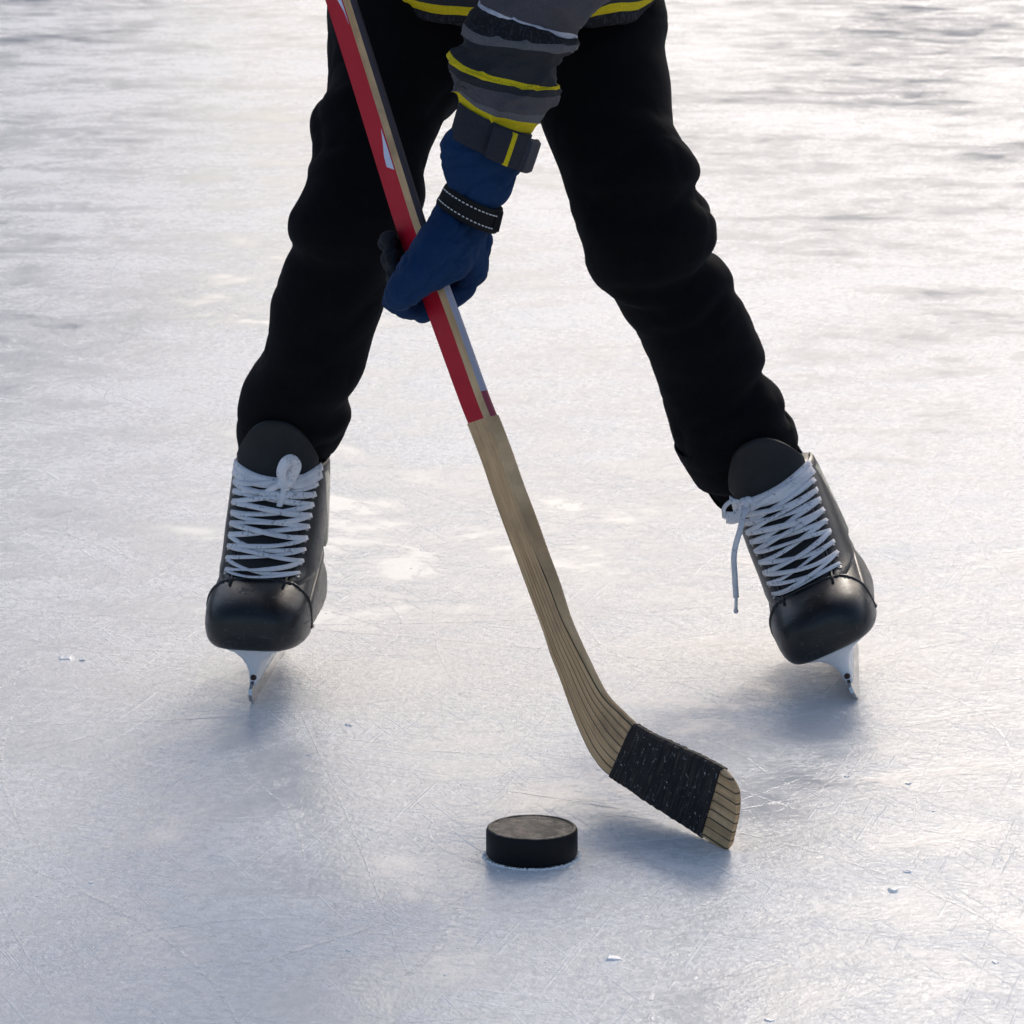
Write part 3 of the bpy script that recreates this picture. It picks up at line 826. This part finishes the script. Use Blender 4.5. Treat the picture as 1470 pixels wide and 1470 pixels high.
for r_ in (skA, skB): holder(r_)

# ------------------------------------------------------------------ the person
person = empty('person', (0, 3.70, 0), 'person in black fleece trousers and grey striped jacket bending to a hockey stick', 'person')
# trousers: photograph silhouettes at their depths -> one continuous garment
legA = [(566, -140, 690, -140, 3.86, 1.0), (492, -70, 705, -70, 3.83, 1.0), (472, 0, 706, 0, 3.79, 1.0), (470, 45, 704, 45, 3.76, 1.0), (470, 95, 690, 95, 3.73), (468, 138, 659, 138, 3.705), (452, 160, 640, 160, 3.695), (445, 182, 630, 182, 3.685), (447, 207, 621, 207, 3.675),
        (449, 229, 613, 229, 3.67), (440, 244, 608, 244, 3.665), (438, 258, 608, 258, 3.66), (443, 270, 609, 270, 3.66), (430, 284, 609, 284, 3.655), (413, 305, 602, 305, 3.655), (411, 328, 592, 328, 3.655), (419, 352, 582, 352, 3.66), (408, 372, 574, 372, 3.665), (396, 400, 563, 400, 3.67),
        (389, 440, 549, 440, 3.68), (386, 480, 536, 480, 3.69), (378, 512, 528, 512, 3.70), (362, 535, 519, 535, 3.71), (348, 558, 502, 558, 3.72), (342, 578, 499, 578, 3.728), (341, 594, 503, 594, 3.733), (346, 610, 494, 610, 3.738), (344, 628, 488, 622, 3.742), (346, 650, 480, 638, 3.745), (352, 672, 470, 660, 3.748)]
legB = [(735, -140, 870, -140, 3.86, 1.0), (738, -70, 938, -70, 3.83, 1.0), (740, 0, 952, 0, 3.79, 1.0), (744, 40, 958, 30, 3.77, 1.0), (750, 85, 955, 72, 3.75), (762, 130, 963, 120, 3.73), (775, 168, 966, 172, 3.71), (784, 195, 968, 188, 3.70), (795, 222, 990, 213, 3.69), (803, 243, 1005, 240, 3.685), (810, 268, 1004, 256, 3.685), (816, 290, 998, 272, 3.685),
        (822, 318, 1020, 300, 3.69), (830, 345, 1029, 326, 3.695), (838, 370, 1027, 345, 3.70), (846, 388, 1016, 362, 3.705), (858, 402, 1036, 378, 3.71), (874, 416, 1050, 393, 3.715), (892, 442, 1064, 429, 3.72), (912, 476, 1083, 470, 3.73), (934, 520, 1096, 504, 3.74), (944, 548, 1098, 540, 3.745),
        (952, 575, 1120, 560, 3.75), (958, 598, 1128, 580, 3.752), (964, 618, 1126, 596, 3.755), (972, 640, 1137, 612, 3.757), (984, 664, 1140, 634, 3.76), (1000, 688, 1136, 656, 3.762), (1018, 700, 1126, 672, 3.765)]
VF = ([], [])
for lg in (legA, legB):
    add(VF, *rings_to_mesh(px_tube(lg, 44, 4, .92)))
pel = []
for z, cx, cy, a, b in ((.56, -.016, 3.775, .085, .07), (.61, -.016, 3.79, .145, .095), (.66, -.016, 3.80, .166, .110), (.72, -.016, 3.81, .165, .115), (.77, -.016, 3.80, .15, .11), (.80, -.016, 3.79, .13, .10)):
    pel.append([Vector((cx + a * math.cos(2 * math.pi * j / 48), cy + b * math.sin(2 * math.pi * j / 48), z)) for j in range(48)])
add(VF, *rings_to_mesh(pel))
tr = mesh('trousers', VF[0], VF[1], M['trousers'])
tme = remesh(tr, .0036, 2)
def crease(c, f, seed, amp):
    v = noise.noise(Vector((c.x * f + seed, c.y * f, c.z * f * 1.5 - c.x * f * .8))) + .35 * noise.noise(Vector((c.x * f * 2.3, c.y * f * 2.3 + seed, c.z * f * 2.8)))
    return -amp * max(0.0, 1 - abs(v) * 5.5) ** 1.4
def folds(co, n):
    d = noise.noise(Vector((co.x * 7, co.y * 6, co.z * 9 + co.x * 7))) * .0014
    d += (1 - abs(noise.noise(Vector((co.x * 9 + 3, co.y * 7, co.z * 13 - co.x * 12))) * 2.2)) * .0010
    d += noise.noise(Vector((co.x * 42, co.y * 42, co.z * 42))) * .0009
    return d
displace(tme, lambda c, n: folds(c, n) + crease(c, 5.5, 1.0, .0030) + crease(c, 12, 5.0, .0010)); tr.data.materials.clear(); tr.data.materials.append(M['trousers']); keep_world(tr, person)
# hems: soft rolled bands at the ankles
def hem(st, nm='hem'):
    rings = px_tube(st, 56, 8, .96)
    V, Fc = rings_to_mesh(rings); o = mesh(nm, V, Fc, M['trousers'])
    displace(o.data, lambda c, n: noise.noise(c * 60) * .0016 + noise.noise(c * 25) * .002); keep_world(o, tr)
hem([(352, 596, 494, 594, 3.742), (339, 603, 503, 599, 3.742), (338, 618, 499, 613, 3.744), (340, 636, 491, 630, 3.746), (344, 650, 482, 644, 3.748), (356, 654, 470, 648, 3.748)])
hem([(980, 636, 1118, 602, 3.762), (968, 642, 1136, 602, 3.764), (978, 664, 1144, 622, 3.766), (992, 686, 1143, 644, 3.768), (1006, 700, 1135, 662, 3.77), (1020, 698, 1120, 668, 3.77)])

def banded(name, st, bands, mats, n=48, sub=6, ratio=.9, wr=.0022, parent=None, seed=0.0, sag=None):
    rings = px_tube(st, n, sub, ratio, drop=sag or 0.0, flat=sag is not None)
    V, Fc = rings_to_mesh(rings); mi = []
    for f in range(len(rings) - 1): mi += [bands[min(f // sub, len(bands) - 1)]] * n
    mi += [bands[0], bands[-1]]
    o = mesh(name, V, Fc, mats, mi=mi)
    if sag is not None and wr > .0015:
        for v in o.data.vertices: v.co.z += .0035 * noise.noise(Vector((v.co.x * 26, v.co.y * 26, v.co.z * 9 + seed)))
    if wr > .0015: displace(o.data, lambda c, nn: crease(c, 17, seed, wr * 1.3) + crease(c, 34, seed + 3, wr * .5))
    displace(o.data, lambda c, nn: noise.noise(Vector((c.x * 16 + seed, c.y * 14, c.z * 34 + c.x * 18))) * wr * 1.5 + noise.noise(c * 50) * wr * .35)
    keep_world(o, parent or person); return o
JM = [M['jdark'], M['jmid'], M['jpale'], M['jblack'], M['yellow'], M['jwhite']]
# jacket trunk (hem in view, the rest above the frame)
jrows = [(540, -10, 936, 2, 3.775, .84), (532, -14, 945, 0, 3.775, .88), (530, -25, 948, -13, 3.775, .88), (529, -36, 949, -24, 3.77, .88), (526, -85, 950, -65, 3.765, .86), (524, -92, 949, -73, 3.765, .86), (520, -180, 940, -150, 3.735, .80), (520, -188, 940, -158, 3.73, .80),
         (505, -330, 935, -300, 3.67, .72), (495, -440, 945, -420, 3.62, .70), (485, -560, 950, -540, 3.57, .68), (500, -640, 935, -625, 3.55, .66), (580, -700, 850, -690, 3.53, .60), (650, -735, 775, -728, 3.50, .80), (655, -765, 770, -760, 3.49, .85)]
jk = banded('jacket', jrows, [3, 3, 4, 0, 4, 1, 5, 3, 1, 0, 1, 3, 3, 3], JM, 64, 5, .72, .003, sag=.022)
# sleeve of the arm that reaches down, stripes follow the rings
sl1 = [(845, -600, 985, -500, 3.56), (850, -330, 995, -270, 3.535), (800, -190, 945, -120, 3.51), (735, -90, 900, -45, 3.495), (700, -28, 868, 5, 3.485), (689, 0, 832, 42, 3.48), (686, 5, 827, 50, 3.478), (668, 34, 825, 60, 3.47), (664, 48, 820, 66, 3.468), (667, 64, 800, 82, 3.463), (650, 80, 795, 119, 3.46), (647, 89, 797, 126, 3.458),
       (646, 102, 796, 134, 3.455), (649, 114, 790, 146, 3.452), (652, 124, 780, 160, 3.449), (655, 131, 772, 170, 3.447), (662, 150, 760, 186, 3.445)]
banded('sleeve', sl1, [3, 1, 3, 1, 1, 5, 3, 2, 0, 0, 4, 0, 1, 1, 2, 4], JM, 64, 8, .85, .0036, jk, 2.0, sag=.006)
# the other sleeve, above the frame, reaching to the top of the stick
sl2 = [(500, -560, 570, -470, 3.52), (455, -480, 560, -400, 3.55), (420, -330, 520, -290, 3.58), (400, -240, 490, -225, 3.585), (372, -290, 400, -200, 3.57), (340, -330, 352, -255, 3.55)]
sl2 = [(505, -600, 590, -500, 3.53), (440, -510, 545, -430, 3.56), (400, -420, 500, -360, 3.60), (352, -400, 430, -340, 3.60), (318, -415, 385, -365, 3.60)]
# cuff
def strap_band(name, st, mat, parent, n=48, sub=5, ratio=.9, **kw): return banded(name, st, [0] * 40, [mat], n, sub, ratio, kw.get('wr', .0008), parent, kw.get('seed', 0), kw.get('sag'))
cuff = strap_band('cuff', [(664, 152, 758, 192, 3.445), (659, 146, 763, 194, 3.445), (655, 160, 760, 205, 3.443), (650, 178, 756, 222, 3.441), (645, 193, 750, 238, 3.44), (650, 194, 744, 236, 3.44)], M['cuff'], person, ratio=.95, sag=.0)
bpy.context.view_layer.update()
def slab(name, pts, Y, mat, parent, th=.003, bow=0.0):
    P = [unp(x, y, Y - bow * math.sin(math.pi * i / max(1, len(pts) // 2 - 1)) if bow else Y) for i, (x, y) in enumerate(pts)]
    Q = [p + Vector((0, th, 0)) for p in P]; n = len(P)
    bmx = bmesh.new(); vs = [bmx.verts.new(p) for p in P + Q]
    bmx.faces.new(vs[:n]); bmx.faces.new(vs[n:][::-1])
    for i in range(n): bmx.faces.new((vs[i], vs[n + i], vs[n + (i + 1) % n], vs[(i + 1) % n]))
    bmesh.ops.bevel(bmx, geom=bmx.edges[:], offset=.0006, segments=1, affect='EDGES')
    o = from_bm(name, bmx, mat, smooth=False); keep_world(o, parent); return o
def wrap(name, rows, u0, u1, mat, parent, th=.0022, nu=14, ratio=.95):
    """curved patch lying on a px tube: rows as in px_tube, u0..u1 angle range (radians, -pi/2 faces the camera)"""
    n = 96; rings = px_tube(rows, n, 4, ratio, drop=.0, flat=True); V = []; idx = [int(round((u0 + (u1 - u0) * q / nu) / (2 * math.pi) * n)) % n for q in range(nu + 1)]
    C = [sum(r, Vector()) / n for r in rings]
    def fn(u, v):
        i = min(int(v * (len(rings) - 1)), len(rings) - 1); p = rings[i][idx[int(round(u * nu))]]; return p, (p - C[i]).normalized()
    o = from_bm(name, patch(fn, nu, len(rings) - 1, th), mat); keep_world(o, parent); return o
CR = [(659, 146, 763, 194, 3.445), (655, 160, 760, 205, 3.443), (650, 178, 756, 222, 3.441), (645, 193, 750, 238, 3.44)]
wrap('strap_tab', [(657, 146, 771, 200, 3.443), (652, 162, 767, 212, 3.441), (646, 180, 761, 230, 3.44), (642, 193, 755, 246, 3.439)], R(-95), R(-3), M['cuff'], cuff, .003)
wrap('strap_end', [(657, 146, 772, 200, 3.442), (652, 162, 768, 213, 3.440), (646, 180, 762, 231, 3.439), (642, 193, 756, 247, 3.438)], R(-42), R(0), M['cufft'], cuff, .0042)
wrap('piping', [(657, 146, 771, 200, 3.442), (652, 162, 767, 212, 3.440), (646, 180, 761, 230, 3.439), (642, 193, 755, 246, 3.438)], R(-68), R(-60), M['yellow'], cuff, .005, 2)

# glove: gauntlet, wrist and a five-fingered hand closed on the shaft, one continuous skin
glove = empty('g', (0, 0, 0))
bpy.data.objects.remove(glove)
VF = ([], [])
add(VF, *rings_to_mesh(px_tube([(655, 178, 742, 215, 3.441), (637, 192, 750, 238, 3.44), (632, 208, 745, 250, 3.438), (630, 226, 741, 256, 3.437), (634, 240, 738, 268, 3.436), (637, 252, 732, 284, 3.436), (643, 264, 722, 293, 3.437), (648, 268, 714, 293, 3.438), (640, 276, 706, 306, 3.44), (630, 292, 703, 322, 3.442), (622, 306, 701, 336, 3.445), (624, 322, 698, 352, 3.45), (632, 340, 692, 366, 3.455)], 40, 4, .72)))
sY = lambda y: lerp(3.25, 3.55, (1080 - y) / 1080.0)     # depth of the shaft at image row y
def gp(px, py, dy): return unp(px, py, sY(py) + dy)
ch = []
# palm slab on the outer side of the shaft, leading behind it
ch.append([(gp(664, 318, -.004), .021), (gp(664, 345, -.002), .022), (gp(668, 372, .006), .019)])
ch.append([(gp(678, 325, .004), .017), (gp(683, 352, .010), .016), (gp(679, 384, .014), .014)])
ch.append([(gp(650, 330, .012), .020), (gp(648, 362, .022), .020), (gp(650, 390, .026), .016)])
# thumb and its mount, across the front of the shaft
ch.append([(gp(652, 316, -.012), .022), (gp(640, 342, -.026), .0235), (gp(622, 368, -.037), .0225), (gp(600, 396, -.037), .0200), (gp(580, 416, -.032), .0165), (gp(572, 424, -.028), .0135)])
ch.append([(gp(636, 330, -.018), .017), (gp(610, 366, -.034), .017), (gp(585, 398, -.034), .0145)])
ch.append([(gp(668, 348, -.012), .016), (gp(650, 374, -.026), .0185), (gp(626, 392, -.034), .0160)])
# four fingers pass behind the shaft and close on its far side
ch.append([(gp(680, 388, .012), .0130), (gp(664, 414, .020), .0125), (gp(640, 430, .026), .0125), (gp(606, 444, .020), .0125), (gp(578, 440, .004), .0115), (gp(561, 433, -.008), .0095)])
ch.append([(gp(664, 378, .026), .0130), (gp(630, 398, .040), .0125), (gp(588, 402, .034), .0120), (gp(570, 398, .014), .0110), (gp(568, 392, -.002), .0095)])
ch.append([(gp(656, 356, .030), .0130), (gp(618, 374, .042), .0125), (gp(578, 378, .034), .0120), (gp(562, 374, .014), .0110), (gp(562, 368, -.004), .0095)])
ch.append([(gp(650, 338, .030), .0120), (gp(612, 350, .040), .0115), (gp(572, 352, .032), .0110), (gp(558, 348, .014), .0100), (gp(560, 342, -.002), .0090)])
add(VF, *capsules(ch, 18))
gl = mesh('glove', VF[0], VF[1], None)
gme = remesh(gl, .0020, 5)
displace(gme, lambda c, n: crease(c, 24, 2.0, .0022) + crease(c, 45, 7.0, .0008) + noise.noise(Vector((c.x * 26, c.y * 20, c.z * 40 + c.x * 20))) * .0022 + noise.noise(c * 70) * .0007 + (.0030 * noise.noise(Vector((c.x * 14, c.y * 10, c.z * 75 + c.x * 30))) if c.z > .545 else 0))
gme.materials.clear(); gme.materials.append(M['glove']); gme.materials.append(M['gtips'])
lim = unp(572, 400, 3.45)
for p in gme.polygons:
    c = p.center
    # finger tips left of the shaft get a darker colour
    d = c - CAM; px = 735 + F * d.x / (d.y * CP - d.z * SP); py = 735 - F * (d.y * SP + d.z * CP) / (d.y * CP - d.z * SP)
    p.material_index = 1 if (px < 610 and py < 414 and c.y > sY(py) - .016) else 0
keep_world(gl, person); gl['label'] = 'navy blue glove closed round the stick shaft'
# wrist strap with two rows of white stitching and a buckle
wr_rows = [(643, 262, 722, 300, 3.4375), (637, 268, 720, 307, 3.438), (631, 280, 716, 322, 3.439), (627, 290, 711, 334, 3.44)]
ws = strap_band('wrist_strap', [(644, 266, 712, 300, 3.439)] + wr_rows + [(650, 286, 690, 316, 3.442)], M['strap'], person, ratio=.80, wr=.0003, sag=.003)
st_me = None
for row in (1, 2):
    L, Rr = [(636, 267, 720, 308, 3.438), (630, 283, 714, 326, 3.4395)][row - 1][:5], None
    a, b = unp(L[0], L[1], L[4]), unp(L[2], L[3], L[4]); C = (a + b) / 2; A = (b - a) / 2; ax = (unp(627, 290, 3.44) - unp(643, 262, 3.4375)).normalized(); B = Vector((0, A.length * .80, 0))
    for q in range(17):
        th = -math.pi / 2 + R(-70 + 122 * q / 16); p = C + A * math.cos(th) * 1.02 + B * math.sin(th) * 1.02 + Vector((0, 0, .003 * math.sin(th))); tng = (-A * math.sin(th) + B * math.cos(th)).normalized(); nn = (A * math.cos(th) / A.length_squared + B * math.sin(th) / B.length_squared).normalized(); s = tng.cross(nn)
        if st_me is None:
            V = [Vector((x, y, z)) for z in (-.0003, .0005) for x, y in ((-.0011, -.0005), (.0011, -.0005), (.0011, .0005), (-.0011, .0005))]
            o = mesh('stitch', V, [(0, 3, 2, 1), (4, 5, 6, 7), (0, 1, 5, 4), (1, 2, 6, 5), (2, 3, 7, 6), (3, 0, 4, 7)], M['stitch'], smooth=False); st_me = o.data
        else: o = link('stitch', st_me)
        o.matrix_world = Matrix.Translation(p + nn * .0006) @ Matrix((tng, s, nn)).transposed().to_4x4()
        keep_world(o, ws)
slab('buckle', [(714, 303), (723, 306), (716, 334), (706, 331)], 3.424, M['strap'], ws, .016)

# the rest of the figure is above the frame: body, other sleeve and glove, hat
def shp(y): return unp(shx(y) + 18, y, sY(y) + .01)
hand2 = shp(-430)
shL, shR = unp(560, -560, 3.56), unp(880, -540, 3.56)
elb2 = Vector((-.35, 3.86, 1.02))
hd = Vector((-.01, 3.43, 1.245))
VF = ([], [])
def mid_px(r): return (unp(r[0], r[1], r[4]) + unp(r[2], r[3], r[4])) / 2
tor = [mid_px(r) for r in jrows]
ch = [[(Vector((-.016, 3.80, .70)), .075)] + [(tor[i], rr) for i, rr in ((3, .07), (6, .07), (8, .07), (9, .065), (10, .055), (11, .05))] + [(tor[-1], .042), (hd + Vector((0, .03, -.05)), .046)],
      [(hd + Vector((0, 0, .015)), .082), (hd + Vector((0, -.012, -.035)), .068), (hd + Vector((0, -.03, -.075)), .045)],
      [(hd + Vector((0, -.082, -.005)), .008), (hd + Vector((0, -.094, -.03)), .013)],
      [(hd + Vector((-.082, .01, -.01)), .014), (hd + Vector((-.080, .008, -.03)), .010)], [(hd + Vector((.082, .01, -.01)), .014), (hd + Vector((.080, .008, -.03)), .010)],
      [(tor[10], .05), (shL + Vector((.03, 0, 0)), .040), (elb2, .030), (elb2.lerp(hand2, .8), .024)],
      [(tor[10], .05)] + [(mid_px(sl1[i]), rr) for i, rr in ((1, .030), (2, .032), (4, .030), (9, .026), (13, .024), (16, .022))]]
for lg in (legA, legB):
    c_ = []
    for s in lg[2::4] + [lg[-1]]:
        L, Rr = unp(s[0], s[1], s[4]), unp(s[2], s[3], s[4]); c_.append(((L + Rr) / 2, (Rr - L).length * .5 * .62))
    ch.append(c_)
V, Fc = capsules(ch, 16)
body = mesh('body', V, Fc, None); bme = remesh(body, .006, 5); bme.materials.clear(); bme.materials.append(M['skin']); keep_world(body, person)
for s in (-1, 1):
    V, Fc = capsules([[(hd + Vector((s * .030, -.068, .002)), .0095), (hd + Vector((s * .031, -.0685, .002)), .0095)]], 12)
    o = mesh('eye', V, Fc, M['eye']); keep_world(o, body)
V, Fc = capsules([[(hd + Vector((-.018, -.076, -.058)), .005), (hd + Vector((0, -.081, -.060)), .006), (hd + Vector((.018, -.076, -.058)), .005)]], 10)
o = mesh('mouth', V, Fc, mat_simple('lips', (.42, .18, .15), .5, .1)); keep_world(o, body)
rings = []
for q in range(14):
    ph = lerp(.05, 1.62, q / 13); r = .092 * math.sin(ph) if q < 13 else .097
    rings.append([hd + Vector((r * math.cos(2 * math.pi * j / 40), .012 + r * 1.08 * math.sin(2 * math.pi * j / 40), .028 + .098 * math.cos(ph))) for j in range(40)])
V, Fc = rings_to_mesh(rings); o = mesh('knit_hat', V, Fc, M['wool']); keep_world(o, person)
# other sleeve
VF = ([], [])
def lim_tube(P, rad, n=32, sub=8):
    tab = [(i,) + tuple(p) + (r,) for i, (p, r) in enumerate(zip(P, rad))]; rings = []; N = (len(P) - 1) * sub; pts = [interp(tab, q / sub) for q in range(N + 1)]
    for q, v in enumerate(pts):
        a, b = Vector(pts[max(q - 1, 0)][:3]), Vector(pts[min(q + 1, N)][:3]); ax = (b - a).normalized(); u = ax.orthogonal().normalized() if q == 0 else (pu - ax * pu.dot(ax)).normalized(); pu = u; w = ax.cross(u)
        rings.append([Vector(v[:3]) + (u * math.cos(2 * math.pi * j / n) + w * math.sin(2 * math.pi * j / n)) * v[3] for j in range(n)])
    return rings
P = [shL + Vector((.03, 0, 0)), shL.lerp(elb2, .5), elb2, elb2.lerp(hand2, .55), elb2.lerp(hand2, .82)]
rings = lim_tube(P, [.078, .068, .060, .052, .046])
V, Fc = rings_to_mesh(rings); mi = []
for f in range(len(rings) - 1): mi += [[3, 1, 4, 0, 5, 3, 1, 0][(f // 3) % 8]] * 32
o = mesh('sleeve', V, Fc, JM, mi=mi + [0, 0]); displace(o.data, lambda c, n: noise.noise(c * 22) * .004); keep_world(o, jk)
# other glove: fingers closed round the shaft
sdir = (shp(-500) - shp(-350)).normalized(); ou = (elb2 - hand2); ou = (ou - sdir * ou.dot(sdir)).normalized(); fr_ = sdir.cross(ou).normalized()
if fr_.y > 0: fr_ = -fr_
ch = [[(elb2.lerp(hand2, .76), .036), (hand2 + ou * .045, .026), (hand2 + ou * .030 - sdir * .012, .020)], [(hand2 + ou * .035 + sdir * .02, .02), (hand2 + ou * .034 - sdir * .028, .019)]]
for q in range(4):
    b = hand2 + sdir * (.028 - .019 * q); ch.append([(b + ou * .032, .0125), (b + ou * .012 + fr_ * .027, .012), (b - ou * .016 + fr_ * .022, .0115), (b - ou * .022 + fr_ * .002, .0105)])
ch.append([(hand2 + ou * .036 - sdir * .01, .015), (hand2 + ou * .016 - fr_ * .026 - sdir * .025, .014), (hand2 - ou * .010 - fr_ * .024 - sdir * .038, .012)])
V, Fc = capsules(ch, 16); o = mesh('glove', V, Fc, None); mm = remesh(o, .003, 4); mm.materials.clear(); mm.materials.append(M['glove']); keep_world(o, person)
